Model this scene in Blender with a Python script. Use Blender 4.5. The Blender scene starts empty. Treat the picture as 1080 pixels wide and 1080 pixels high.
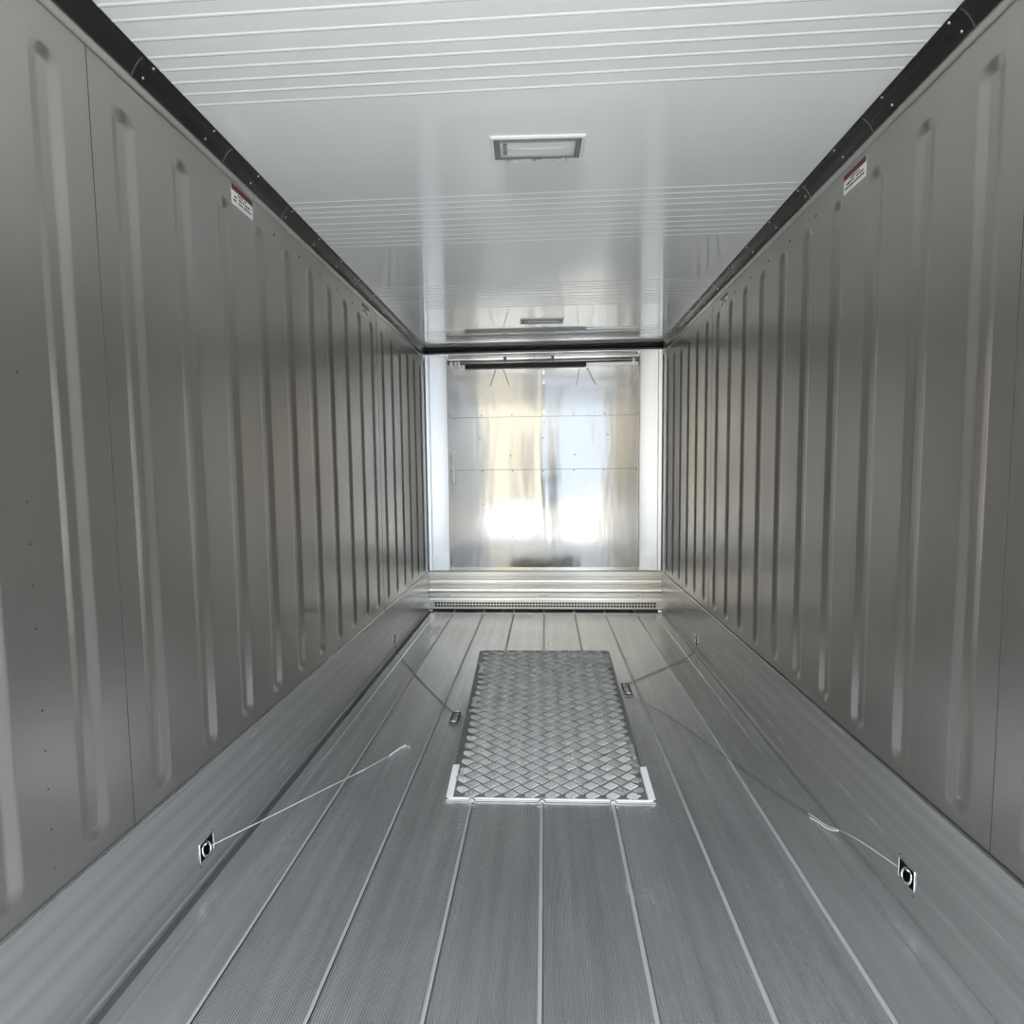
import bpy, bmesh, math, random
from mathutils import Vector, Matrix
random.seed(7)
S = bpy.context.scene
C = S.collection

# ------------------------------------------------------------------ camera
cam_d = bpy.data.cameras.new('camera')
cam_d.sensor_width = 36.0
cam_d.lens = 586.73 / 1080 * 36.0
cam_d.clip_start = 0.01
cam = bpy.data.objects.new('camera', cam_d)
C.objects.link(cam)
rt = Vector((0.99814238, 0.05983122, -0.01148985))
up = Vector((0.00707082, 0.07355269, 0.99726627))
fw = Vector((-0.06051277, 0.99549497, -0.072993))
M = Matrix((rt, up, -fw)).transposed().to_4x4()
M.translation = Vector((0.0233, 0.0, 1.3748))
cam.matrix_world = M
S.camera = cam

# ------------------------------------------------------------------ world, sun, exposure
world = bpy.data.worlds.new('sky')
S.world = world
world.use_nodes = True
wn = world.node_tree.nodes; wl = world.node_tree.links
wn.clear()
wo = wn.new('ShaderNodeOutputWorld'); bg = wn.new('ShaderNodeBackground')
tc = wn.new('ShaderNodeTexCoord'); sp = wn.new('ShaderNodeSeparateXYZ'); cr = wn.new('ShaderNodeValToRGB')
wl.new(tc.outputs['Generated'], sp.inputs[0]); wl.new(sp.outputs['Z'], cr.inputs['Fac'])
cr.color_ramp.elements[0].position = 0.0; cr.color_ramp.elements[0].color = (0.96, 0.98, 0.99, 1)
cr.color_ramp.elements[1].position = 0.7; cr.color_ramp.elements[1].color = (0.74, 0.83, 0.97, 1)
wl.new(cr.outputs['Color'], bg.inputs['Color']); bg.inputs['Strength'].default_value = 2.2
wl.new(bg.outputs[0], wo.inputs['Surface'])

sun_d = bpy.data.lights.new('sun', 'SUN'); sun_d.energy = 6.0; sun_d.angle = math.radians(0.6)
sun_d.color = (1.0, 0.96, 0.90)
sun = bpy.data.objects.new('sun', sun_d); C.objects.link(sun)
sun.rotation_euler = Vector((-0.70, -0.62, -1.0)).to_track_quat('-Z', 'Y').to_euler()   # high from the side, past the rear of the trailer

S.view_settings.view_transform = 'Standard'; S.view_settings.look = 'None'
S.view_settings.gamma = 1.0; S.view_settings.exposure = 1.34
S.view_settings.use_curve_mapping = False
S.cycles.max_bounces = 14; S.cycles.diffuse_bounces = 8; S.cycles.glossy_bounces = 12
S.cycles.sample_clamp_indirect = 3.0; S.cycles.blur_glossy = 2.0
S.cycles.caustics_reflective = True

# ------------------------------------------------------------------ sizes
W2 = 1.15; HC = 2.5625; D = 5.494; Y0 = 0.35; KH = 0.383

# ------------------------------------------------------------------ materials
def mat(name, col, metal=0.0, rough=0.4, coat=0.0, aniso=0.0, spec=0.5, build=None):
    m = bpy.data.materials.new(name); m.use_nodes = True
    b = m.node_tree.nodes['Principled BSDF']
    b.inputs['Base Color'].default_value = (*col, 1); b.inputs['Metallic'].default_value = metal
    b.inputs['Roughness'].default_value = rough; b.inputs['Coat Weight'].default_value = coat
    b.inputs['Coat Roughness'].default_value = 0.04; b.inputs['Specular IOR Level'].default_value = spec
    if build: build(m.node_tree, b)
    return m

def noise_node(nt, scale, stretch=(1, 1, 1), detail=3.0):
    t = nt.nodes.new('ShaderNodeTexCoord'); mp = nt.nodes.new('ShaderNodeMapping')
    mp.inputs['Scale'].default_value = stretch
    n = nt.nodes.new('ShaderNodeTexNoise'); n.inputs['Scale'].default_value = scale; n.inputs['Detail'].default_value = detail
    nt.links.new(t.outputs['Object'], mp.inputs['Vector']); nt.links.new(mp.outputs[0], n.inputs['Vector'])
    return n

def ramp(nt, src, lo, hi, c0, c1):
    r = nt.nodes.new('ShaderNodeValToRGB')
    r.color_ramp.elements[0].position = lo; r.color_ramp.elements[1].position = hi
    r.color_ramp.elements[0].color = (*c0, 1); r.color_ramp.elements[1].color = (*c1, 1)
    nt.links.new(src, r.inputs['Fac']); return r

def bump(nt, b, src, dist, prev=None, strength=1.0):
    k = nt.nodes.new('ShaderNodeBump'); k.inputs['Distance'].default_value = dist; k.inputs['Strength'].default_value = strength
    nt.links.new(src, k.inputs['Height'])
    if prev: nt.links.new(prev.outputs[0], k.inputs['Normal'])
    nt.links.new(k.outputs[0], b.inputs['Normal']); return k

def mapr(nt, src, lo, hi):
    r = nt.nodes.new('ShaderNodeMapRange'); r.inputs['To Min'].default_value = lo; r.inputs['To Max'].default_value = hi
    nt.links.new(src, r.inputs['Value']); return r

def b_wall(nt, b):
    n = noise_node(nt, 3.0, (1, 1, 0.35), 4)
    nt.links.new(ramp(nt, n.outputs['Fac'], 0.3, 0.7, (0.45, 0.43, 0.405), (0.51, 0.49, 0.465)).outputs[0], b.inputs['Base Color'])
m_wall = mat('satin_stainless_sheet', (0.5, 0.49, 0.47), 0.88, 0.29, build=b_wall)

def scratches(nt, b):
    src = b.inputs['Base Color'].links[0].from_socket
    n = noise_node(nt, 22.0, (3, 0.16, 3), 6)
    r = ramp(nt, n.outputs['Fac'], 0.66, 0.72, (0, 0, 0), (1, 1, 1))
    mx = nt.nodes.new('ShaderNodeMix'); mx.data_type = 'RGBA'
    nt.links.new(r.outputs[0], mx.inputs['Factor']); nt.links.new(src, mx.inputs['A']); mx.inputs['B'].default_value = (0.82, 0.82, 0.80, 1)
    nt.links.new(mx.outputs['Result'], b.inputs['Base Color'])
def b_kick(nt, b):
    n = noise_node(nt, 30.0, (1, 0.02, 1), 4)
    n2 = noise_node(nt, 2.0, (1, 1, 1), 4)
    nt.links.new(ramp(nt, n.outputs['Fac'], 0.3, 0.75, (0.44, 0.44, 0.43), (0.60, 0.60, 0.59)).outputs[0], b.inputs['Base Color'])
    nt.links.new(mapr(nt, n2.outputs['Fac'], 0.26, 0.42).outputs[0], b.inputs['Roughness'])
    scratches(nt, b); bump(nt, b, n.outputs['Fac'], 0.0006)
m_kick = mat('brushed_aluminium_kick', (0.55, 0.55, 0.54), 0.7, 0.3, build=b_kick)

def b_floor(nt, b, ribs=True):
    n = noise_node(nt, 26.0, (1, 0.03, 1), 5)
    n2 = noise_node(nt, 3.0, (1.5, 0.6, 1), 4)
    mx = nt.nodes.new('ShaderNodeMix'); mx.data_type = 'RGBA'; mx.blend_type = 'MULTIPLY'; mx.inputs['Factor'].default_value = 1
    nt.links.new(ramp(nt, n.outputs['Fac'], 0.3, 0.72, (0.50, 0.51, 0.51), (0.66, 0.67, 0.67)).outputs[0], mx.inputs['A'])
    nt.links.new(ramp(nt, n2.outputs['Fac'], 0.3, 0.7, (0.86, 0.86, 0.86), (1.0, 1.0, 1.0)).outputs[0], mx.inputs['B'])
    nt.links.new(mx.outputs['Result'], b.inputs['Base Color'])
    nt.links.new(mapr(nt, n2.outputs['Fac'], 0.18, 0.32).outputs[0], b.inputs['Roughness'])
    k = bump(nt, b, n.outputs['Fac'], 0.0006)
    if not ribs: scratches(nt, b)
    if ribs:
        t = nt.nodes.new('ShaderNodeTexCoord'); w = nt.nodes.new('ShaderNodeTexWave'); w.wave_type = 'BANDS'; w.bands_direction = 'X'
        w.inputs['Scale'].default_value = 2 * math.pi / 20 / 0.0075; w.inputs['Distortion'].default_value = 0
        nt.links.new(t.outputs['Object'], w.inputs['Vector'])
        bump(nt, b, w.outputs['Fac'], 0.0011, k)
m_floor = mat('ribbed_aluminium_plank', (0.6, 0.6, 0.595), 0.75, 0.38, build=b_floor)
m_floor2 = mat('plain_aluminium_plank', (0.6, 0.6, 0.595), 0.75, 0.38, build=lambda nt, b: b_floor(nt, b, False))

def b_ceil(nt, b):
    w = noise_node(nt, 1.2, (1, 1, 1), 2); bump(nt, b, w.outputs['Fac'], 0.0012)
m_ceil = mat('white_gloss_liner', (0.88, 0.915, 0.905), 0.0, 0.09, coat=1.0, build=b_ceil)

def b_door(nt, b):
    w = noise_node(nt, 1.0, (5.0, 1, 0.9), 2); w2 = noise_node(nt, 0.8, (1, 1, 1.5), 2)
    k = bump(nt, b, w.outputs['Fac'], 0.0032); bump(nt, b, w2.outputs['Fac'], 0.010, k)
    n = noise_node(nt, 60.0, (1, 1, 0.02), 3)
    nt.links.new(mapr(nt, n.outputs['Fac'], 0.08, 0.16).outputs[0], b.inputs['Roughness'])
m_door = mat('bright_aluminium_sheet', (0.42, 0.42, 0.41), 1.0, 0.12, build=b_door)
m_post = mat('pale_anodised_post', (0.70, 0.73, 0.76), 1.0, 0.35)
m_sill = mat('brushed_sill', (0.86, 0.84, 0.79), 0.9, 0.28, build=lambda nt, b: bump(nt, b, noise_node(nt, 40, (0.03, 1, 1), 3).outputs['Fac'], 0.0006) and None)
m_trim = mat('dark_gloss_trim', (0.022, 0.023, 0.021), 0.0, 0.22, spec=0.6)
m_flange = mat('trim_flange', (0.62, 0.60, 0.57), 1.0, 0.25)
m_seam = mat('raised_plank_lip', (0.50, 0.51, 0.50), 0.3, 0.35)  # less metallic than the planks, so the raised lip comes out paler
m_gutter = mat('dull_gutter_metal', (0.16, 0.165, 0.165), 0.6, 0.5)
m_black = mat('black_rubber', (0.012, 0.012, 0.012), 0.0, 0.5)
m_gap = mat('grey_sealant_joint', (0.05, 0.05, 0.05), 0.0, 0.6)
m_chrome = mat('bright_steel', (0.85, 0.85, 0.84), 1.0, 0.15)
m_rivet = mat('rivet_head', (0.92, 0.92, 0.90), 1.0, 0.35)
m_white = mat('white_plastic', (0.85, 0.86, 0.85), 0.0, 0.3)
m_grey = mat('grey_moulded_plastic', (0.22, 0.25, 0.24), 0.0, 0.35)
def b_tread(nt, b):
    n = noise_node(nt, 9.0, (1, 1, 1), 4)
    nt.links.new(mapr(nt, n.outputs['Fac'], 0.20, 0.34).outputs[0], b.inputs['Roughness'])
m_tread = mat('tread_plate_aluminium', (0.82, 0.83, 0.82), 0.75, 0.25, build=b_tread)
m_treadbase = mat('tread_plate_groove_shade', (0.40, 0.41, 0.40), 0.8, 0.4)  # groove shade between the bars put into a darker sheet colour
m_rail = mat('plate_rail_aluminium', (0.62, 0.63, 0.62), 1.0, 0.3)
m_paper = mat('label_paper', (0.9, 0.9, 0.88), 0.0, 0.35)
m_red = mat('label_dark_red', (0.12, 0.006, 0.015), 0.0, 0.35)
m_ink = mat('label_ink', (0.06, 0.055, 0.06), 0.0, 0.5)
m_string = mat('pale_twine', (0.75, 0.76, 0.74), 0.0, 0.5)
m_dstring = mat('dull_twine', (0.05, 0.047, 0.04), 0.0, 0.7)
m_lens = mat('clear_lens', (0.9, 0.92, 0.92), 0.0, 0.06); m_lens.node_tree.nodes['Principled BSDF'].inputs['Alpha'].default_value = 0.18
m_refl = mat('lamp_reflector', (0.9, 0.9, 0.89), 0.0, 0.3)
def b_tape(nt, b):
    b.inputs['Alpha'].default_value = 0.35
m_tape = mat('clear_tape', (0.9, 0.92, 0.92), 0.0, 0.12, build=b_tape)

# ------------------------------------------------------------------ helpers
def obj(name, bm, m, parent=None, smooth=False, kind=None, angle=None):
    me = bpy.data.meshes.new(name); bmesh.ops.recalc_face_normals(bm, faces=bm.faces[:]) if kind != 'raw' else None
    bm.to_mesh(me); bm.free()
    for x in (m if isinstance(m, list) else [m]): me.materials.append(x)
    if smooth:
        for p in me.polygons: p.use_smooth = True
        if angle: me.set_sharp_from_angle(angle=math.radians(angle))
    o = bpy.data.objects.new(name, me); C.objects.link(o)
    if parent: o.parent = parent
    return o
def tag(o, label=None, cat=None, group=None, kind=None):
    if label: o['label'] = label
    if cat: o['category'] = cat
    if group: o['group'] = group
    if kind: o['kind'] = kind
    return o
def thing(name, loc, label, cat, group=None):
    o = bpy.data.objects.new(name, None); C.objects.link(o); o.location = loc; o.empty_display_size = 0.05
    return tag(o, label, cat, group)
def struct(name, bm, m, **k):
    o = obj(name, bm, m, **k); o['kind'] = 'structure'; return o
def box(bm, x0, x1, y0, y1, z0, z1, mi=0, bev=0.0):
    r = bmesh.ops.create_cube(bm, size=1.0)
    v = r['verts']
    for q in v: q.co = Vector(((x0 + x1) / 2 + q.co.x * (x1 - x0), (y0 + y1) / 2 + q.co.y * (y1 - y0), (z0 + z1) / 2 + q.co.z * (z1 - z0)))
    fs = list({f for q in v for f in q.link_faces})
    for f in fs: f.material_index = mi
    if bev > 0:
        bmesh.ops.bevel(bm, geom=list({e for q in v for e in q.link_edges}), offset=bev, segments=2, affect='EDGES', profile=0.6)
    return v
def prism(bm, pts, axis, a, b, mi=0):
    """closed outline pts (2-D) swept along an axis from a to b"""
    def P(p, t):
        return {'x': (t, p[0], p[1]), 'y': (p[0], t, p[1]), 'z': (p[0], p[1], t)}[axis]
    A = [bm.verts.new(P(p, a)) for p in pts]; B = [bm.verts.new(P(p, b)) for p in pts]
    n = len(pts)
    for i in range(n):
        f = bm.faces.new((A[i], A[(i + 1) % n], B[(i + 1) % n], B[i])); f.material_index = mi
    bm.faces.new(A).material_index = mi; bm.faces.new(B[::-1]).material_index = mi
def tube(bm, pts, r, n=8, closed=False):
    pts = [Vector(p) for p in pts]; rings = []; N = len(pts)
    prev = None
    for i, p in enumerate(pts):
        if closed: t = pts[(i + 1) % N] - pts[i - 1]
        else: t = pts[min(i + 1, N - 1)] - pts[max(i - 1, 0)]
        t.normalize()
        if prev is None: prev = Vector((0, 0, 1)) if abs(t.z) < 0.9 else Vector((1, 0, 0))
        a = prev - t * prev.dot(t); a.normalize(); prev = a; b = t.cross(a)
        rr = r(i / max(1, N - 1)) if callable(r) else r
        rings.append([bm.verts.new(p + (a * math.cos(2 * math.pi * k / n) + b * math.sin(2 * math.pi * k / n)) * rr) for k in range(n)])
    for i in range(N if closed else N - 1):
        A = rings[i]; B = rings[(i + 1) % N]
        for k in range(n): bm.faces.new((A[k], A[(k + 1) % n], B[(k + 1) % n], B[k]))
    if not closed: bm.faces.new(rings[0]); bm.faces.new(rings[-1][::-1])
def dome(bm, c, nrm, r, h, seg=10):
    nrm = Vector(nrm).normalized(); a = nrm.orthogonal().normalized(); b = nrm.cross(a); c = Vector(c)
    prof = [(1, 0), (0.92, 0.45), (0.6, 0.85)]
    rings = [[bm.verts.new(c + nrm * (h * q[1]) + (a * math.cos(2 * math.pi * k / seg) + b * math.sin(2 * math.pi * k / seg)) * r * q[0]) for k in range(seg)] for q in prof]
    top = bm.verts.new(c + nrm * h)
    for i in range(2):
        for k in range(seg): bm.faces.new((rings[i][k], rings[i][(k + 1) % seg], rings[i + 1][(k + 1) % seg], rings[i + 1][k]))
    for k in range(seg): bm.faces.new((rings[2][k], rings[2][(k + 1) % seg], top))
    bm.faces.new(rings[0][::-1])

# ------------------------------------------------------------------ the two side walls, pressed with vertical beads
def wall(name, s, c0, seam):
    cs = [c0 + 0.2465 * k for k in range(-3, 18) if Y0 + 0.07 < c0 + 0.2465 * k < D - 0.06]
    z0, z1 = 0.470, 2.350; R = 0.0435; depth = 0.010
    ys = {Y0, D + 0.03}
    for c in cs:
        for d in (0.050, 0.0455, 0.043, 0.038, 0.019, 0.014, 0.0105, 0.004): ys.add(round(c + d, 5)); ys.add(round(c - d, 5))
    ys = sorted(ys)
    zs = {0.37, 2.54, z0, z1}
    for d in (0.050, 0.046, 0.042, 0.037, 0.031, 0.025, 0.018, 0.012, 0.006): zs.add(round(z0 - d, 5)); zs.add(round(z1 + d, 5))
    zs = sorted(zs)
    def dep(y, z):
        c = min(cs, key=lambda q: abs(q - y)); dy = y - c; dz = z - z1 if z > z1 else (z - z0 if z < z0 else 0)
        r = math.hypot(dy, dz)
        t = max(0, min(1, (R - r) / (R - 0.014)))
        t2 = t * t * (3 - 2 * t)
        return depth * t
    bm = bmesh.new()
    g = [[bm.verts.new((s * (W2 + dep(y, z)), y, z)) for z in zs] for y in ys]
    for i in range(len(ys) - 1):
        for j in range(len(zs) - 1):
            q = [g[i][j], g[i + 1][j], g[i + 1][j + 1], g[i][j + 1]]
            bm.faces.new(q if s < 0 else q[::-1])
    # outer skin, so the trailer side has its insulated thickness
    x1 = s * 1.235
    o = [bm.verts.new((x1, y, z)) for y, z in ((Y0, 0.37), (D + 0.03, 0.37), (D + 0.03, 2.54), (Y0, 2.54))]
    bm.faces.new(o if s > 0 else o[::-1])
    e = [g[0][0], g[-1][0], g[-1][-1], g[0][-1]]
    for i in range(4):
        if i == 0: loop = [g[k][0] for k in range(len(ys))]
        elif i == 1: loop = [g[-1][k] for k in range(len(zs))]
        elif i == 2: loop = [g[k][-1] for k in range(len(ys))][::-1]
        else: loop = [g[0][k] for k in range(len(zs))][::-1]
        bm.faces.new(loop + [o[(i + 1) % 4], o[i]])
    w = struct(name, bm, m_wall, smooth=True, angle=32)
    # panel joints: a narrow overlap strip
    y = seam
    while y < D - 0.2:
        b2 = bmesh.new(); box(b2, s * W2 - 0.0008, s * W2 + 0.0008, y - 0.0009, y + 0.0009, 0.385, 2.48)
        obj('panel_joint', b2, m_gap, w)
        y += 0.2465 * 10
    return w
wl_ = wall('wall_left', -1, 1.0715, 1.446)
wr_ = wall('wall_right', 1, 1.2975, 1.424)
# tiny screw heads on the left wall
for (y, z) in [(1.19, 1.609), (1.19, 1.319), (1.19, 1.222), (1.19, 1.126), (1.19, 1.026), (1.19, 0.832), (1.19, 0.734), (1.19, 0.641), (1.19, 0.542), (1.19, 0.445)]:
    bm = bmesh.new(); dome(bm, (-W2, y, z), (1, 0, 0), 0.0028, 0.0014, 8); obj('rivet', bm, m_gap, wl_)
for s, w in ((-1, wl_), (1, wr_)):
    for k in range(8):
        y = 2.44 + 0.247 * k + (0.02 if s > 0 else 0)
        bm = bmesh.new(); dome(bm, (s * W2, y, 2.415), (-s, 0, 0), 0.006, 0.002, 8); obj('rivet', bm, m_gap, w)

# ------------------------------------------------------------------ kick plates along the foot of the walls, pierced for the lashing pockets
TIES = {-1: (1.746, 4.125), 1: (1.722, 4.147)}
def kick(name, s):
    xf = W2 - 0.008
    bm = bmesh.new()
    ys = [Y0]; holes = []
    for c in TIES[s]: ys += [c - 0.036, c + 0.036]; holes.append((c - 0.036, c + 0.036))
    ys.append(D + 0.03)
    hz = (0.074, 0.136)
    # cross-section: small toe at the floor, flat face, rounded lip on top
    prof = [(xf - 0.004, -0.021), (xf - 0.004, 0.008), (xf, 0.016), (xf, hz[0]), (xf, hz[1]), (xf, 0.365), (xf - 0.003, 0.370), (xf - 0.003, 0.379), (xf, KH), (1.152, KH)]
    g = [[bm.verts.new((s * x, y, z)) for x, z in prof] for y in ys]
    for i in range(len(ys) - 1):
        for j in range(len(prof) - 1):
            if prof[j][1] == hz[0] and prof[j + 1][1] == hz[1] and any(abs(ys[i] - a) < 1e-6 for a, b in holes): continue
            q = [g[i][j], g[i + 1][j], g[i + 1][j + 1], g[i][j + 1]]
            bm.faces.new(q if s < 0 else q[::-1])
    # back side
    a = [bm.verts.new((s * x, y, z)) for y in (Y0, D + 0.03) for x, z in ((1.235, -0.021), (1.235, 0.372))]
    bm.faces.new((a[0], a[2], a[3], a[1]))
    o = struct(name, bm, m_kick, smooth=True, angle=25)
    h = 0.002 if s < 0 else 0.006
    bm = bmesh.new(); box(bm, s * W2 - 0.0015, s * W2 + 0.0005, Y0, D - 0.14, KH, KH + h); obj('joint', bm, m_gap, o)
    bm = bmesh.new(); box(bm, min(s * (W2 - 0.0095), s * (W2 - 0.0045)), max(s * (W2 - 0.0095), s * (W2 - 0.0045)), Y0, D - 0.14, KH - 0.003, KH + 0.002, bev=0.0008); obj('edge_lip', bm, m_chrome, o)
    return o
kick('baseboard_left', -1); kick('baseboard_right', 1)

# ------------------------------------------------------------------ floor: ribbed planks, raised joints, side gutters
SEAMS = [-0.8805, -0.587, -0.2935, 0.0, 0.2935, 0.587, 0.8805]
def floor():
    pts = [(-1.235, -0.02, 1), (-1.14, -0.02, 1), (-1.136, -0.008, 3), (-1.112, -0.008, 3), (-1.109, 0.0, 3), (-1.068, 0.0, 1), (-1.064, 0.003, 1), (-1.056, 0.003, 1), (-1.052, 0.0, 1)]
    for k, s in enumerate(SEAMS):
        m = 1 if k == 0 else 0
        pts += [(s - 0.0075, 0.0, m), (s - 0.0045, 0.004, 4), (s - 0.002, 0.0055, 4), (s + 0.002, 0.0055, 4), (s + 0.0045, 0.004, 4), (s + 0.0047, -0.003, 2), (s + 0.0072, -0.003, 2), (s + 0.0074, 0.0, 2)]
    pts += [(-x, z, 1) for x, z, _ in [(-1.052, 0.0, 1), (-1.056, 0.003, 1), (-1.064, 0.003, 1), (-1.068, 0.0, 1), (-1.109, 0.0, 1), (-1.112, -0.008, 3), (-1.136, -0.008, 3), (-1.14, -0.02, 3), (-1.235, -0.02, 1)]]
    bm = bmesh.new()
    y1 = D + 0.03
    A = [bm.verts.new((x, Y0, z)) for x, z, _ in pts]; B = [bm.verts.new((x, y1, z)) for x, z, _ in pts]
    for i in range(len(pts) - 1):
        f = bm.faces.new((A[i], A[i + 1], B[i + 1], B[i]))
        mi = pts[i + 1][2]
        f.material_index = mi
        if mi == 1 and abs(pts[i][0]) < 0.88 and abs(pts[i + 1][0] - pts[i][0]) > 0.1: f.material_index = 0
    lo = [bm.verts.new(p) for p in ((-1.235, Y0, -0.12), (1.235, Y0, -0.12), (1.235, y1, -0.12), (-1.235, y1, -0.12))]
    bm.faces.new(lo[::-1]); bm.faces.new([lo[0], lo[1]] + A[::-1]); bm.faces.new([lo[2], lo[3]] + B)
    bm.faces.new((A[0], B[0], lo[3], lo[0])); bm.faces.new((B[-1], A[-1], lo[1], lo[2]))
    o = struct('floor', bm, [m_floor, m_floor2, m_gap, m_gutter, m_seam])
    b2 = bmesh.new(); box(b2, -1.10, 1.10, 5.255, 5.30, 0.0, 0.006, bev=0.001); obj('end_strip', b2, m_kick, o)
    return o
floor()

# ------------------------------------------------------------------ ceiling with cross beads
G0 = [0, .05, .099, .148, .214, .279, .329, .382, .434, .486]
def ceiling():
    lines = [1.335 + 1.147 * k + g for k in range(-1, 4) for g in G0]
    lines = [y for y in lines if Y0 + 0.03 < y < D - 0.05]
    prof = [(Y0, 0)]
    for y in lines: prof += [(y - 0.006, 0), (y - 0.0025, 0.0016), (y + 0.0025, 0.0016), (y + 0.006, 0)]
    prof.append((D + 0.03, 0))
    bm = bmesh.new(); n = 6
    xs = [-1.16 + 2.32 * i / n for i in range(n + 1)]
    g = [[bm.verts.new((x, y, HC - h)) for x in xs] for y, h in prof]
    for i in range(len(prof) - 1):
        for j in range(n): bm.faces.new((g[i][j], g[i + 1][j], g[i + 1][j + 1], g[i][j + 1]))
    a = [bm.verts.new(p) for p in ((-1.235, Y0, 2.64), (1.235, Y0, 2.64), (1.235, D + 0.03, 2.64), (-1.235, D + 0.03, 2.64))]
    bm.faces.new(a)
    return struct('ceiling', bm, m_ceil)
ceiling()
# outer roof edges (close the corner between wall and roof skin)
for s in (-1, 1):
    bm = bmesh.new(); box(bm, min(s * 1.152, s * 1.235), max(s * 1.152, s * 1.235), Y0, D + 0.03, 2.541, 2.64)
    struct('trim_%d' % (5 if s < 0 else 6), bm, m_gap)
# cove trim with rivets
RIV = [1.035, 1.337, 1.639, 1.937, 2.233, 2.533, 2.836, 3.138, 3.44, 3.742, 4.044, 4.346, 4.648, 4.95, 5.25]
for s in (-1, 1):
    bm = bmesh.new()
    prof = [(1.100, 2.562), (1.100, 2.5595), (1.108, 2.558), (1.120, 2.549), (1.132, 2.536), (1.141, 2.520), (1.144, 2.512)]
    outer = [(1.151, 2.512), (1.151, 2.562)]
    pl = [(s * x, z) for x, z in prof + outer]
    prism(bm, pl, 'y', Y0, D - 0.03)
    t = struct('trim_%d' % (1 if s < 0 else 2), bm, m_trim, smooth=True, angle=40)
    bm = bmesh.new(); pl = [(s * x, z) for x, z in [(1.1455, 2.512), (1.144, 2.509), (1.1455, 2.500), (1.1445, 2.490), (1.1475, 2.480), (1.151, 2.479), (1.151, 2.512)]]
    prism(bm, pl, 'y', Y0, D - 0.03); obj('flange', bm, m_flange, t, smooth=True, angle=40)
    for y in RIV:
        bm = bmesh.new(); dome(bm, (s * 1.1375, y, 2.528), (-s * 0.85, 0, -0.5), 0.0042, 0.003); obj('rivet', bm, m_rivet, t, smooth=True)
        bm = bmesh.new(); dome(bm, (s * 1.109, y + 0.008, 2.5575), (-s * 0.5, 0, -0.85), 0.0042, 0.003); obj('rivet', bm, m_rivet, t, smooth=True)
    for y in (1.60, 2.05, 2.50, 3.4, 4.3):
        bm = bmesh.new()
        prism(bm, [(s * (x - 0.0012), z - 0.0008) for x, z in prof[2:]] + [(s * 1.1445, 2.513), (s * 1.1205, 2.55)], 'y', y, y + 0.003)
        obj('joint', bm, m_flange, t)

# ------------------------------------------------------------------ rear door with its frame
door = bpy.data.objects.new('door_1', None); C.objects.link(door); door.location = (0, D, 0); door['kind'] = 'structure'
def dpart(name, bm, m, **k):
    o = obj(name, bm, m, door, **k); o.matrix_parent_inverse = Matrix.Translation((0, -D, 0)); return o
def leaf(z0, z1):
    bm = bmesh.new(); nx, nz = 60, max(8, int((z1 - z0) / 0.03))
    def dy(x, z):
        d = 0.0022 * math.exp(-((x - 0.02 * math.sin(z * 3)) / 0.035) ** 2)
        d += 0.0010 * math.sin(x * 11 + 1.3 * math.sin(z * 2.1)) * 0.4
        d += 0.0030 * math.exp(-((x + 0.86) / 0.05) ** 2) * max(0, z - 2.0)
        d += 0.004 * math.exp(-((x - 0.86) / 0.03) ** 2) * max(0, z - 1.9)
        return d
    g = [[bm.verts.new((-0.935 + 1.87 * i / nx, D - dy(-0.935 + 1.87 * i / nx, z0 + (z1 - z0) * j / nz), z0 + (z1 - z0) * j / nz)) for j in range(nz + 1)] for i in range(nx + 1)]
    for i in range(nx):
        for j in range(nz): bm.faces.new((g[i][j], g[i + 1][j], g[i + 1][j + 1], g[i][j + 1]))
    b = [bm.verts.new(p) for p in ((-0.935, D + 0.03, z0), (0.935, D + 0.03, z0), (0.935, D + 0.03, z1), (-0.935, D + 0.03, z1))]
    bm.faces.new(b[::-1])
    bm.faces.new([g[i][0] for i in range(nx + 1)][::-1] + [b[0], b[1]]); bm.faces.new([g[i][-1] for i in range(nx + 1)] + [b[2], b[3]])
    bm.faces.new([g[0][j] for j in range(nz + 1)] + [b[3], b[0]]); bm.faces.new([g[-1][j] for j in range(nz + 1)][::-1] + [b[1], b[2]])
    return bm
for z0, z1 in ((0.402, 1.3885), (1.3915, 1.9035), (1.9065, 2.47)):
    dpart('door_panel', leaf(z0, z1), m_door, smooth=True, angle=40)
for z in (1.390, 1.905):
    bm = bmesh.new(); box(bm, -0.93, 0.93, D + 0.001, D + 0.02, z - 0.003, z + 0.003); dpart('joint', bm, m_gap)
for x in (-0.91, -0.60, -0.30, 0.0, 0.30, 0.60, 0.91):
    for z in (1.378, 1.925):
        bm = bmesh.new(); dome(bm, (x, D - 0.002, z), (0, -1, 0), 0.006, 0.003, 8); dpart('rivet', bm, m_gap)
for x, z in ((-0.62, 1.70), (-0.32, 1.53), (0.0, 1.70), (0.31, 1.53), (0.63, 1.72), (-0.31, 1.03), (0.0, 1.03), (-0.31, 0.73), (-0.6, 1.05)):
    bm = bmesh.new(); dome(bm, (x, D - 0.002, z), (0, -1, 0), 0.006, 0.003, 8); dpart('rivet', bm, m_gap)
for z in (2.33, 2.24, 1.935, 1.88):
    bm = bmesh.new(); box(bm, 0.0, 0.026, D - 0.012, D - 0.001, z - 0.022, z + 0.022, bev=0.003); dpart('centre_clip', bm, m_chrome)
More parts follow.
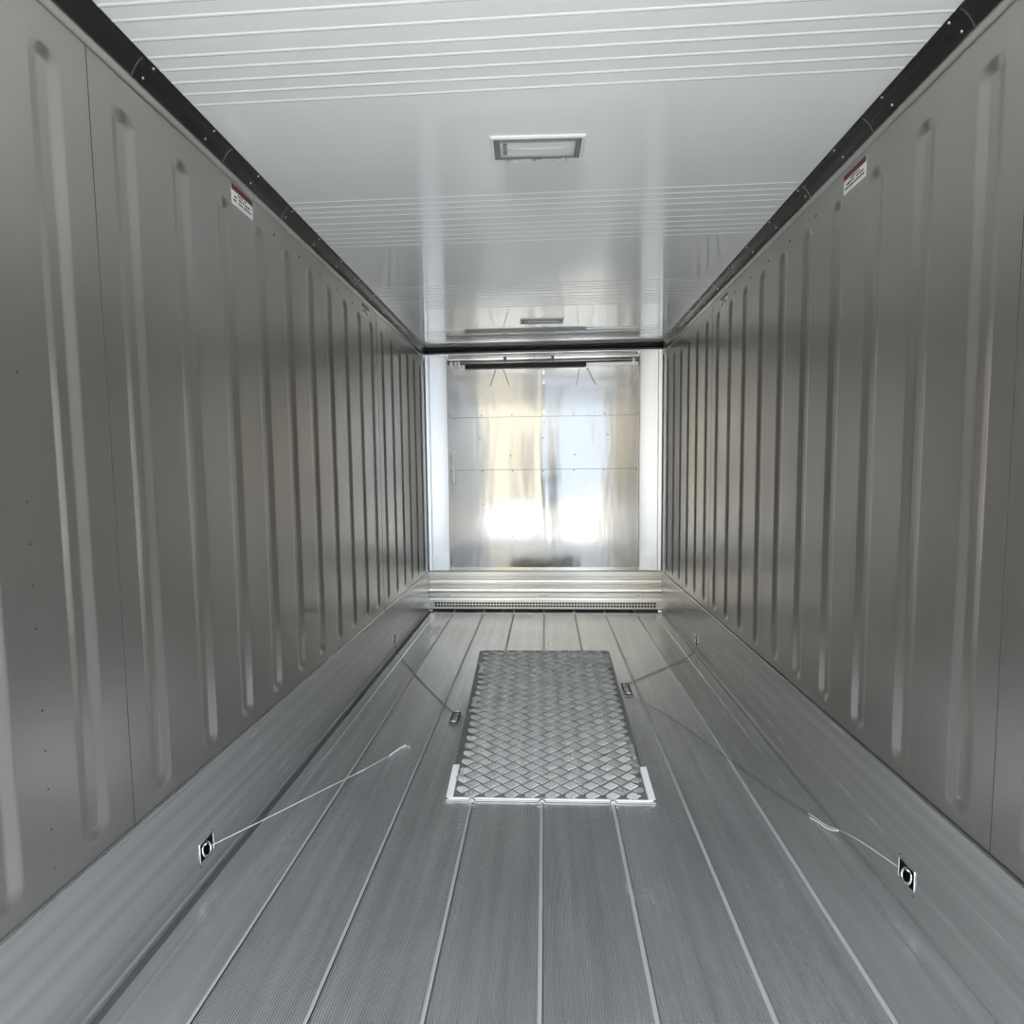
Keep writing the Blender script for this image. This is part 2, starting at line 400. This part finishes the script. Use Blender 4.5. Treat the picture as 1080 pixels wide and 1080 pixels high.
# header rail above the door
bm = bmesh.new()
prism(bm, [(D, 2.50), (D - 0.035, 2.50), (D - 0.045, 2.492), (D - 0.045, 2.478), (D - 0.034, 2.470), (D - 0.030, 2.455), (D - 0.040, 2.446), (D - 0.045, 2.436), (D - 0.045, 2.420), (D - 0.034, 2.410), (D, 2.410)], 'x', -0.917, 0.917)
rail = dpart('header_rail', bm, m_door, smooth=True, angle=30)
bm = bmesh.new(); box(bm, -0.75, 0.42, D - 0.036, D - 0.001, 2.375, 2.4095); dpart('rail_slot', bm, m_black)
bm = bmesh.new(); box(bm, 0.42, 0.915, D - 0.026, D - 0.001, 2.378, 2.4095, bev=0.003); dpart('rail_cover', bm, m_rail)
for x in (-0.88, -0.84, -0.81, 0.87):
    bm = bmesh.new(); box(bm, x - 0.012, x + 0.012, D - 0.055, D - 0.002, 2.385, 2.44, bev=0.004); dpart('rail_bracket', bm, m_rail)
for x in (-0.36, 0.1):
    bm = bmesh.new(); box(bm, x - 0.014, x + 0.014, D - 0.05, D - 0.03, 2.425, 2.468, bev=0.002); dpart('rail_bracket', bm, m_grey)
for s in (-1, 1):
    for xa, xb in ((-0.452, -0.510), (-0.378, -0.324)):
        bm = bmesh.new()
        if s < 0: tube(bm, [(xa, D - 0.006, 2.365), (xb, D - 0.006, 2.208)], 0.0028, 6)
        else: tube(bm, [(-xa - 0.02, D - 0.006, 2.36), (-xb + 0.005, D - 0.006, 2.20)], 0.0022, 6)
        dpart('hanger_rod', bm, m_gap)
# narrow strip sticker on the door edge
st = bmesh.new(); box(st, -0.896, -0.866, D - 0.0045, D - 0.0035, 1.250, 1.579)
so = tag(obj('strip_sticker', st, m_paper), 'narrow white vertical strip sticker at the left edge of the rear door', 'sticker')
for k in range(9):
    b = bmesh.new(); z = 1.268 + k * 0.0365; box(b, -0.890 + 0.003 * (k % 2), -0.873, D - 0.0055, D - 0.0045, z, z + 0.018); obj('mark', b, m_rail, so)

# pale corner posts either side of the door
for s in (-1, 1):
    bm = bmesh.new()
    pl = [(1.149, D - 0.135), (1.140, D - 0.135), (1.128, D - 0.100), (1.100, D - 0.0922), (1.098, D - 0.086), (1.093, D - 0.086), (1.091, D - 0.090), (1.020, D - 0.070), (0.940, D - 0.052), (0.926, D - 0.046), (0.922, D - 0.030), (0.922, D + 0.02), (1.149, D + 0.02)]
    prism(bm, [(s * x, y) for x, y in pl], 'z', 0.403, 2.500)
    t = struct('trim_%d' % (3 if s < 0 else 4), bm, m_post, smooth=True, angle=35)
    bm = bmesh.new()
    prism(bm, [(s * x, y - 0.004) for x, y in pl[6:9]] + [(s * x, y + 0.002) for x, y in pl[6:9]][::-1], 'z', 0.405, 0.582)
    obj('foot_plate', bm, m_post, t, smooth=True, angle=35)
    for x, z in ((1.05, 0.53), (1.01, 0.49), (1.05, 0.45)):
        bm = bmesh.new(); dome(bm, (s * x, D - 0.078 - (x - 1.02) * 0.28 - 0.004, z), (0, -1, 0), 0.005, 0.003, 8); obj('rivet', bm, m_rail, t)
# black gasket between the ceiling and the door head
bm = bmesh.new()
prism(bm, [(D - 0.02, 2.562), (D - 0.155, 2.562), (D - 0.155, 2.556), (D - 0.120, 2.552), (D - 0.100, 2.536), (D - 0.060, 2.530), (D - 0.052, 2.512), (D - 0.052, 2.502), (D - 0.02, 2.502)], 'x', -1.149, 1.149)
struct('trim_7', bm, m_trim)
bm = bmesh.new(); prism(bm, [(D - 0.058, 2.516), (D - 0.070, 2.510), (D - 0.070, 2.503), (D - 0.052, 2.501), (D - 0.04, 2.51)], 'x', -1.14, 1.14)
struct('trim_8', bm, m_chrome)
for s in (-1, 1):
    bm = bmesh.new(); dome(bm, (s * 1.135, D - 0.145, 2.485), (-s * 0.4, -1, 0), 0.016, 0.01); box(bm, min(s * 1.12, s * 1.148), max(s * 1.12, s * 1.148), D - 0.14, D - 0.125, 2.44, 2.50)
    tag(obj('corner_cap', bm, m_white, smooth=True, angle=40), 'small pale cap in the upper %s corner of the rear door frame' % ('left' if s < 0 else 'right'), 'cap')

# ribbed sill panel with vent strip
sill = thing('sill_panel', (0, D - 0.16, 0), 'ribbed metal sill panel with a perforated vent strip under the rear door', 'panel')
def spart(name, bm, m, **k):
    o = obj(name, bm, m, sill, **k); o.matrix_parent_inverse = Matrix.Translation((0, -(D - 0.16), 0)); return o
F = D - 0.10
bm = bmesh.new()
pr = [(D + 0.02, 0.402), (F + 0.010, 0.402), (F + 0.004, 0.398), (F, 0.390), (F, 0.352), (F + 0.006, 0.348), (F + 0.006, 0.342), (F, 0.338), (F, 0.326), (F + 0.010, 0.320), (F + 0.010, 0.312), (F, 0.306),
      (F - 0.004, 0.285), (F, 0.262), (F + 0.007, 0.257), (F + 0.007, 0.250), (F, 0.246), (F, 0.236), (F + 0.010, 0.230), (F + 0.010, 0.222), (F, 0.217), (F - 0.004, 0.20),
      (F, 0.184), (F + 0.007, 0.178), (F + 0.007, 0.172), (F, 0.168), (F, 0.142), (F + 0.008, 0.137), (F + 0.008, 0.130), (F, 0.125), (F - 0.003, 0.112), (F - 0.003, 0.102), (D + 0.02, 0.102)]
prism(bm, pr, 'x', -1.139, 1.139)
spart('ribbed_face', bm, m_sill, smooth=True, angle=25)
bm = bmesh.new()
xa, xb, za, zb = -1.085, 1.085, 0.040, 0.088
box(bm, -1.135, 1.135, F - 0.006, F, zb, 0.1015); box(bm, -1.135, 1.135, F - 0.006, F, 0.022, za)
box(bm, -1.135, xa, F - 0.006, F, za, zb); box(bm, xb, 1.135, F - 0.006, F, za, zb); box(bm, xa, xb, F - 0.005, F, 0.0605, 0.0675)
n = 74
for i in range(1, n):
    x = xa + (xb - xa) * i / n; box(bm, x - 0.0034, x + 0.0034, F - 0.0045, F - 0.001, za, zb)
spart('vent_grille', bm, m_sill)
bm = bmesh.new(); box(bm, -1.137, 1.137, F + 0.03, F + 0.05, 0.0, 0.1015); spart('vent_recess', bm, m_black)
for x in (-0.98, -0.96, -0.94, -0.04, -0.015, 0.01, 0.035, 0.90, 0.93, 0.96):
    bm = bmesh.new(); dome(bm, (x, F - 0.0005, 0.155), (0, -1, 0), 0.006, 0.003, 8); spart('rivet', bm, m_grey)

# ------------------------------------------------------------------ tread plate ramp on the floor
A0 = math.radians(8.0); CX = 0.0325; YF = 2.235; LEN = 1.355
ramp_o = thing('tread_plate', (CX, YF, 0.0), 'aluminium diamond tread plate ramp lying on the floor, its far end raised', 'metal plate')
ramp_o.rotation_euler = (0, 0, math.radians(0.9))
tilt = Matrix.Rotation(A0, 4, 'X'); lift = 0.012
def rpart(name, bm, m, tilted=True, **k):
    if tilted:
        bmesh.ops.transform(bm, matrix=Matrix.Translation((0, 0, lift)) @ tilt, verts=bm.verts[:])
    return obj(name, bm, m, ramp_o, **k)
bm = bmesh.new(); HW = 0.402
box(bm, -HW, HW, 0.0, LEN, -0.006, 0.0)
def bar(bm, c, d, L, w, h):
    n_ = Vector((-d.y, d.x, 0))
    def ring(l, ww, z):
        return [bm.verts.new(Vector((c[0], c[1], z)) + d * a + n_ * b) for a, b in ((-l, 0), (-l * .86, -ww), (l * .86, -ww), (l, 0), (l * .86, ww), (-l * .86, ww))]
    A = ring(L / 2, w / 2, 0.0); B = ring(L / 2 - h, w / 2 - h * .9, h)
    for i in range(6): bm.faces.new((A[i], A[(i + 1) % 6], B[(i + 1) % 6], B[i])).material_index = 1
    bm.faces.new(B).material_index = 1
U = Vector((0.0425, 0.030, 0)); V = Vector((-0.0425, 0.030, 0))      # sides of one lozenge of the five-bar pattern
for i in range(-30, 60):
    for j in range(-30, 60):
        c = Vector((0.006, 0.018, 0)) + U * i + V * j
        if abs(c.x) > HW - 0.012 or not 0.006 < c.y < LEN - 0.012: continue
        d, e = (U, V) if (i + j) % 2 else (V, U)
        dn = d.normalized(); en = e.normalized()
        for k in range(-2, 3):
            q = c + en * (k * 0.0098); L_ = 0.043
            if abs(q.x) > HW - 0.008 or not 0.004 < q.y < LEN - 0.006: continue
            xm = (HW - 0.002 - abs(q.x)) / abs(dn.x); ym = min(q.y, LEN - q.y) / abs(dn.y); L2 = min(L_, 2 * xm, 2 * ym)
            bar(bm, q, dn, L2, 0.0062, 0.0018)
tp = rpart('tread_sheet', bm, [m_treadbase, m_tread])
for s in (-1, 1):
    # wedge-shaped side frame down to the floor
    x0, x1 = s * HW, s * (HW + (0.026 if s < 0 else 0.016))
    bm = bmesh.new(); ca, sa = math.cos(A0), math.sin(A0)
    prism(bm, [(0.0, 0.001), (LEN * ca, 0.001), (LEN * ca, LEN * sa + lift - 0.004), (0.0, lift - 0.004)], 'x', min(x0, x1), max(x0, x1))
    rpart('side_rail', bm, m_rail, tilted=False)
bm = bmesh.new(); box(bm, -HW, HW, LEN * ca - 0.02, LEN * ca, 0.001, LEN * sa - 0.004); rpart('rear_support', bm, m_tread, tilted=False)
bm = bmesh.new(); box(bm, -HW - 0.034, HW + 0.034, -0.014, 0.004, 0.001, 0.0065, bev=0.0015); box(bm, -HW - 0.026, HW + 0.026, -0.004, 0.003, 0.005, 0.011, bev=0.001)
rpart('front_rail', bm, m_rail, tilted=False)
for s in (-1, 1):
    bm = bmesh.new(); x0 = s * (HW + 0.004); x1 = s * (HW + 0.034)
    box(bm, min(x0, x1), max(x0, x1), -0.006, 0.20, 0.002, 0.0055, bev=0.001)
    for k in range(14):
        dome(bm, ((x0 + x1) / 2 + 0.006 * (-1) ** k, 0.008 + k * 0.0135, 0.0055), (0, 0, 1), 0.003, 0.0012, 6)
    rpart('corner_strip', bm, m_white)
for x in (-0.2935 - CX, 0.0 - CX, 0.2935 - CX):
    bm = bmesh.new(); box(bm, x - 0.013, x - 0.004, -0.028, -0.010, 0.0038, 0.010, bev=0.001); box(bm, x + 0.004, x + 0.013, -0.028, -0.010, 0.0038, 0.010, bev=0.001)
    box(bm, x - 0.006, x + 0.006, -0.018, -0.012, 0.0038, 0.013); rpart('clip', bm, m_chrome, tilted=False)
for (x, y, l, a) in ((-HW + 0.004, 0.62, 0.16, 0.1), (-HW + 0.006, 0.98, 0.20, -0.04), (HW - 0.008, 0.18, 0.20, 0.05), (HW - 0.012, 1.12, 0.18, -0.06), (-HW + 0.012, 0.10, 0.07, 0.2)):
    bm = bmesh.new(); n = 9; vs = []
    for i in range(n + 1):
        t = i / n; yy = y + l * t; wob = 0.006 * math.sin(9 * t + x * 10)
        vs.append((bm.verts.new((x - 0.012 + wob + a * (t - .5) * .1, yy, 0.005 + 0.003 * math.sin(13 * t))), bm.verts.new((x + 0.012 + wob * .3, yy, 0.006 + 0.004 * math.sin(7 * t + 1)))))
    for i in range(n): bm.faces.new((vs[i][0], vs[i][1], vs[i + 1][1], vs[i + 1][0]))
    bmesh.ops.solidify(bm, geom=bm.faces[:], thickness=0.0006)
    rpart('tape_strip', bm, m_tape, smooth=True)

# ------------------------------------------------------------------ lashing rings in the kick plates
def lash(s, yc, label):
    xf = s * (W2 - 0.008)
    t = thing('lashing_ring', (xf, yc, 0.105), label, 'lashing ring', 'lashing rings in the kick plates')
    def P(bm, name, m, **k): return obj(name, bm, m, t, **k)
    d = s   # outward direction
    bm = bmesh.new()   # recessed pocket, open towards the room
    a = [(-0.036, -0.031), (0.036, -0.031), (0.036, 0.031), (-0.036, 0.031)]
    f = [bm.verts.new((0, y, z)) for y, z in a]; b = [bm.verts.new((d * 0.045, y * .9, z * .9)) for y, z in a]
    bm.faces.new(b)
    for i in range(4): bm.faces.new((f[i], f[(i + 1) % 4], b[(i + 1) % 4], b[i]))
    P(bm, 'pocket', m_black)
    bm = bmesh.new()   # raised frame
    q = []
    for i in range(4):
        p0, p1, p2 = (Vector((-d * 0.001, a[(i + k) % 4][0] * 1.05, a[(i + k) % 4][1] * 1.05)) for k in (-1, 0, 1))
        q += [p1 + (p0 - p1).normalized() * 0.005, p1 + (p0 - p1).normalized() * 0.0015 + (p2 - p1).normalized() * 0.0015, p1 + (p2 - p1).normalized() * 0.005]
    tube(bm, q, 0.0032, 6, closed=True)
    P(bm, 'frame', m_chrome, smooth=True)
    bm = bmesh.new(); N = 20
    tube(bm, [(d * 0.006 - d * 0.012 * (0.5 - 0.5 * math.sin(2 * math.pi * i / N)), 0.021 * math.cos(2 * math.pi * i / N), -0.006 + 0.021 * math.sin(2 * math.pi * i / N)) for i in range(N)], 0.0042, 8, closed=True)
    P(bm, 'ring', m_chrome, smooth=True)
    bm = bmesh.new()
    tube(bm, [(d * 0.030, -0.007, 0.010), (d * 0.004, -0.007, 0.012), (-d * 0.002, -0.004, 0.016), (-d * 0.002, 0.004, 0.016), (d * 0.004, 0.007, 0.012), (d * 0.030, 0.007, 0.010)], 0.0034, 6)
    P(bm, 'staple', m_chrome, smooth=True)
    for y, z in ((0.034, 0.041), (-0.034, -0.046)):
        bm = bmesh.new(); dome(bm, (0, y, z), (-d, 0, 0), 0.0032, 0.002, 8); P(bm, 'bolt', m_gap)
    return t
lash(-1, TIES[-1][0], 'steel lashing ring in a black pocket of the left kick plate, nearest the camera')
lash(1, TIES[1][0], 'steel lashing ring in a black pocket of the right kick plate, nearest the camera')
lash(-1, TIES[-1][1], 'small lashing ring in the left kick plate near the rear door')
lash(1, TIES[1][1], 'small lashing ring in the right kick plate near the rear door')

# ------------------------------------------------------------------ strings and their buckles
def smooth_path(pts, n=8):
    out = []; P = [Vector(p) for p in pts]
    for i in range(len(P) - 1):
        p0 = P[max(i - 1, 0)]; p1 = P[i]; p2 = P[i + 1]; p3 = P[min(i + 2, len(P) - 1)]
        for k in range(n):
            t = k / n
            out.append(0.5 * ((2 * p1) + (p2 - p0) * t + (2 * p0 - 5 * p1 + 4 * p2 - p3) * t * t + (3 * p1 - p0 - 3 * p2 + p3) * t ** 3))
    out.append(P[-1]); return out
def string(name, pts, m, r, label, extra=()):
    bm = bmesh.new(); tube(bm, smooth_path(pts), r, 6)
    for e, er in extra: tube(bm, smooth_path(e, 5), er, 6)
    return tag(obj(name, bm, m, smooth=True), label, 'string')
z = 0.0055
string('string', [(-1.139, 1.772, 0.095), (-1.05, 1.95, 0.072), (-0.93, 2.19, 0.044), (-0.83, 2.385, 0.021), (-0.741, 2.566, z)], m_string, 0.0018,
       'pale string from the nearest left lashing ring to a frayed end on the floor',
       [([(-0.741, 2.566, z), (-0.722, 2.60, z + 0.004), (-0.700, 2.655, z), (-0.689, 2.672, z)], 0.0045), ([(-0.705, 2.64, z), (-0.672, 2.66, z), (-0.664, 2.645, z)], 0.0022),
        ([(-0.835, 2.375, 0.022), (-0.815, 2.415, 0.018)], 0.003)])
string('string', [(-1.141, 4.118, 0.085), (-1.09, 4.02, 0.03), (-0.96, 3.80, z + 0.002), (-0.80, 3.52, z), (-0.62, 3.22, z), (-0.497, 3.035, z)], m_dstring, 0.0022,
       'thin dark string from the far left lashing ring to the left buckle')
string('string', [(1.141, 4.140, 0.080), (1.09, 4.06, 0.028), (0.95, 3.93, z), (0.76, 3.74, z), (0.551, 3.53, z), (0.530, 3.51, z)], m_dstring, 0.0022,
       'thin dark string from the far right lashing ring to the right buckle')
string('string', [(0.545, 3.33, z), (0.60, 3.22, z), (0.70, 3.05, z), (0.80, 2.80, z), (0.92, 2.50, z), (0.985, 2.34, z), (1.04, 2.22, z), (1.088, 2.115, 0.012)], m_dstring, 0.0013,
       'thin string from the right buckle forward along the floor by the right gutter')
string('string', [(1.055, 2.185, z), (1.075, 2.135, 0.009), (1.093, 2.10, 0.007), (1.108, 2.06, 0.022), (1.125, 1.95, 0.055), (1.136, 1.83, 0.082), (1.139, 1.765, 0.098)], m_string, 0.0017,
       'pale kinked string hanging from the nearest right lashing ring to the floor',
       [([(1.050, 2.155, z), (1.068, 2.12, 0.009), (1.082, 2.085, 0.008), (1.105, 2.055, 0.020)], 0.0030)])
def buckle(x, y, rz, label, sx, sy):
    t = thing('buckle', (x, y, 0.0), label, 'buckle'); t.rotation_euler = (0, 0, rz)
    bm = bmesh.new(); tube(bm, [(-sx, -sy, 0.008), (-sx, sy, 0.008), (sx, sy, 0.008), (sx, -sy, 0.008)], 0.0042, 6, closed=True); obj('frame', bm, m_gap, t)
    bm = bmesh.new(); tube(bm, [(-sx, -sy, 0.0155), (sx, -sy, 0.0155)], 0.0042, 8); obj('near_bar', bm, m_chrome, t, smooth=True)
    bm = bmesh.new(); tube(bm, [(-sx * .8, sy, 0.0155), (sx * .8, sy, 0.0155)], 0.003, 8); obj('far_bar', bm, m_chrome, t, smooth=True)
buckle(-0.489, 2.985, -0.02, 'small rectangular metal buckle on the floor at the left edge of the tread plate', 0.020, 0.062)
buckle(0.521, 3.425, 0.02, 'small rectangular metal buckle on the floor at the right edge of the tread plate', 0.021, 0.085)

# ------------------------------------------------------------------ ceiling lamps
def lamp(yc, label, taped, rz):
    t = thing('ceiling_light', (0.002, yc, HC), label, 'ceiling light', 'ceiling lights along the trailer'); t.rotation_euler = (0, 0, rz)
    L, Wd = 0.171, 0.074
    def ringpoly(bm, a, b, za, zb, mi=0):
        ao = [(-a[0], -a[1]), (a[0], -a[1]), (a[0], a[1]), (-a[0], a[1])]; bo = [(-b[0], -b[1]), (b[0], -b[1]), (b[0], b[1]), (-b[0], b[1])]
        A = [bm.verts.new((*p, za * 0.45)) for p in ao]; B = [bm.verts.new((*p, zb * 0.45)) for p in bo]
        for i in range(4): bm.faces.new((A[i], A[(i + 1) % 4], B[(i + 1) % 4], B[i])).material_index = mi
    bm = bmesh.new(); ringpoly(bm, (L, Wd), (L, Wd), 0, -0.010); ringpoly(bm, (L, Wd), (L - 0.006, Wd - 0.006), -0.010, -0.016); ringpoly(bm, (L - 0.006, Wd - 0.006), (L - 0.012, Wd - 0.010), -0.016, -0.016)
    bmesh.ops.remove_doubles(bm, verts=bm.verts[:], dist=1e-5); obj('rim', bm, m_white, t)
    bm = bmesh.new(); ringpoly(bm, (L - 0.012, Wd - 0.010), (L - 0.026, Wd - 0.020), -0.0155, -0.013); ringpoly(bm, (L - 0.026, Wd - 0.020), (L - 0.034, Wd - 0.027), -0.013, -0.020)
    bmesh.ops.remove_doubles(bm, verts=bm.verts[:], dist=1e-5); obj('bezel', bm, m_grey, t)
    bm = bmesh.new(); a, b = L - 0.034, Wd - 0.027
    box(bm, -a, a, -b, b, -0.0095, -0.0075, bev=0.0008); obj('lens', bm, m_lens, t)
    bm = bmesh.new(); box(bm, -a, a, -b, b, -0.003, -0.001); obj('reflector', bm, m_refl, t)
    for x in (-a + 0.018, a - 0.018):
        bm = bmesh.new(); box(bm, x - 0.007, x + 0.007, -b * .7, b * .7, -0.0065, -0.003); obj('tube_holder', bm, m_black if x < 0 else m_white, t)
    bm = bmesh.new(); tube(bm, [(-a + 0.02, 0, -0.005), (a - 0.02, 0, -0.005)], 0.002, 8); obj('lamp_tube', bm, m_white, t, smooth=True)
    if taped:
        bm = bmesh.new(); n = 22; vs = []
        for i in range(n + 1):
            q = i / n; x = -0.11 + 0.22 * q
            vs.append((bm.verts.new((x, Wd - 0.018 + 0.004 * math.sin(11 * q), -0.011 - 0.002 * math.sin(17 * q))), bm.verts.new((x + 0.004 * math.sin(9 * q), Wd - 0.004 + 0.003 * math.sin(7 * q + 1), -0.009 - 0.008 * abs(math.sin(5 * q + .4))))))
        for i in range(n): bm.faces.new((vs[i][0], vs[i][1], vs[i + 1][1], vs[i + 1][0]))
        bmesh.ops.solidify(bm, geom=bm.faces[:], thickness=0.0006); obj('tape_strip', bm, m_tape, t, smooth=True)
lamp(2.142, 'rectangular recessed ceiling lamp with loose tape along one edge, the nearer one', True, 0.035)
lamp(4.52, 'small rectangular ceiling lamp close to the rear door, the farther one', False, 0.03)

# ------------------------------------------------------------------ warning labels high on the walls
def label_sign(s, y0, y1, z0, z1, text):
    t = thing('warning_label', (s * W2, (y0 + y1) / 2, (z0 + z1) / 2), text, 'label', 'warning labels on the walls')
    w = (y1 - y0) / 2; h = (z1 - z0) / 2; d = -s
    def slab(name, ya, yb, za, zb, a, b, m, lab=None):
        bm = bmesh.new(); box(bm, min(d * a, d * b), max(d * a, d * b), ya, yb, za, zb); o = obj(name, bm, m, t)
    slab('backing', -w, w, -h, h, 0.0003, 0.0012, m_paper)
    slab('red_band', -w, w, h * 0.42, h, 0.0012, 0.0018, m_red)
    rnd = random.Random(int(y0 * 100) + (7 if s > 0 else 0))
    bm = bmesh.new()
    for row, (zc, fr, hh) in enumerate(((0.20, 0.45, 0.10), (-0.14, 0.78, 0.11), (-0.52, 0.86, 0.11))):
        y = -w * fr
        while y < w * fr:
            l = rnd.uniform(0.05, 0.11) * w
            if rnd.random() < 0.85:
                hz = h * hh * rnd.uniform(0.8, 1.1)
                box(bm, min(d * 0.0012, d * 0.0016), max(d * 0.0012, d * 0.0016), y, min(y + l, w * fr), h * zc - hz, h * zc + hz)
            y += l * rnd.uniform(1.15, 1.5)
    obj('lettering', bm, m_ink, t)
label_sign(-1, 2.110, 2.262, 2.397, 2.471, 'white label with dark red band high on the left wall, the nearer one')
label_sign(-1, 3.598, 3.750, 2.402, 2.468, 'small white label with dark red band on the left wall, the farther one')
label_sign(1, 2.098, 2.243, 2.392, 2.462, 'white label with dark red band high on the right wall, the nearer one')
label_sign(1, 3.580, 3.723, 2.396, 2.460, 'small white label with dark red band on the right wall, the farther one')

# ------------------------------------------------------------------ the yard behind the camera, seen mirrored in the door
def b_conc(nt, b):
    n = noise_node(nt, 1.5, (1, 1, 1), 6)
    nt.links.new(ramp(nt, n.outputs['Fac'], 0.3, 0.7, (0.44, 0.43, 0.40), (0.52, 0.50, 0.46)).outputs[0], b.inputs['Base Color'])
m_conc = mat('yard_concrete', (0.5, 0.48, 0.45), 0, 0.85, build=b_conc)
m_cream = mat('cream_render', (0.45, 0.41, 0.33), 0, 0.8)
m_pale = mat('pale_blue_cladding', (0.34, 0.38, 0.43), 0, 0.6)
bm = bmesh.new(); box(bm, -40, 40, -40, Y0 - 0.01, -0.25, -0.02); struct('ground', bm, m_conc)
bm = bmesh.new(); box(bm, -22, 0.12, -12.4, -12, -0.02, 7.5)
for k in range(12): box(bm, -22, 0.12, -12.0, -11.97, 0.6 * k + 0.55, 0.6 * k + 0.57)
struct('wall_outside_cream', bm, m_cream)
bm = bmesh.new(); box(bm, 0.12, 16, -11.4, -11.0, -0.02, 4.2)
for k in range(40): box(bm, 0.2 + 0.4 * k, 0.26 + 0.4 * k, -11.0, -10.96, 0.0, 4.2)
struct('wall_outside_blue', bm, m_pale)

# ------------------------------------------------------------------ person taking the photo, standing just behind the lens (seen mirrored in the door)
def person():
    J = {'pelvis': (0.06, -0.36, 0.86), 'waist': (0.06, -0.36, 1.00), 'chest': (0.06, -0.35, 1.18), 'neckb': (0.06, -0.35, 1.33), 'neck': (0.06, -0.34, 1.40), 'head0': (0.06, -0.32, 1.47), 'head1': (0.06, -0.32, 1.56), 'head2': (0.06, -0.33, 1.62)}
    R = {'pelvis': (.15, .11), 'waist': (.13, .10), 'chest': (.155, .11), 'neckb': (.09, .07), 'neck': (.052, .052), 'head0': (.066, .075), 'head1': (.074, .088), 'head2': (.05, .06)}
    E = [('pelvis', 'waist'), ('waist', 'chest'), ('chest', 'neckb'), ('neckb', 'neck'), ('neck', 'head0'), ('head0', 'head1'), ('head1', 'head2')]
    for s in (-1, 1):
        n = 'l' if s < 0 else 'r'
        def A(k, p, r, q): J[k + n] = (0.06 + s * p[0], p[1], p[2]); R[k + n] = (r, r); E.append((q if q in J else q + n, k + n))
        A('hip', (.09, -.36, .80), .095, 'pelvis'); A('knee', (.10, -.34, .44), .058, 'hip'); A('calf', (.10, -.36, .30), .054, 'knee'); A('ankle', (.10, -.37, .07), .038, 'calf'); A('toe', (.12, -.22, .03), .036, 'ankle')
        A('shoulder', (.17, -.35, 1.30), .058, 'neckb'); A('elbow', (.20, -.26, 1.08), .044, 'shoulder'); A('wrist', (.085, -.10, 1.24), .028, 'elbow'); A('palm', (.075, -.075, 1.30), .024, 'wrist')
        for k in range(4):
            A('f%da' % k, (.060, -.058 - .004 * k, 1.315 + .018 * k), .009, 'palm'); A('f%db' % k, (.030, -.050, 1.322 + .018 * k), .008, 'f%da' % k)
        A('th', (.045, -.085, 1.31), .009, 'palm')
    names = list(J); me = bpy.data.meshes.new('person')
    me.from_pydata([J[k] for k in names], [(names.index(a), names.index(b)) for a, b in E], [])
    o = bpy.data.objects.new('person', me); C.objects.link(o)
    o.modifiers.new('skin', 'SKIN').use_smooth_shade = True
    for i, k in enumerate(names): me.skin_vertices[0].data[i].radius = R[k]
    me.skin_vertices[0].data[0].use_root = True
    sd = o.modifiers.new('sub', 'SUBSURF'); sd.levels = 1; sd.render_levels = 2
    me.materials.append(m_cloth)
    tag(o, 'person in dark clothes holding a phone up, mirrored in the rear door', 'person')
    bm = bmesh.new(); dome(bm, (0.06, -0.335, 1.545), (0, -0.25, 1), 0.098, 0.10, 16)
    h = obj('hair', bm, m_black, o, smooth=True)
    return o
m_cloth = mat('dark_olive_jacket', (0.05, 0.055, 0.05), 0, 0.8)
person()
ph = bmesh.new(); box(ph, -0.052 + 0.0233, 0.108 + 0.0233 - 0.01, -0.036, -0.028, 1.325, 1.405, bev=0.003)
tag(obj('phone', ph, m_black), 'dark phone held sideways in both hands of the person', 'phone')
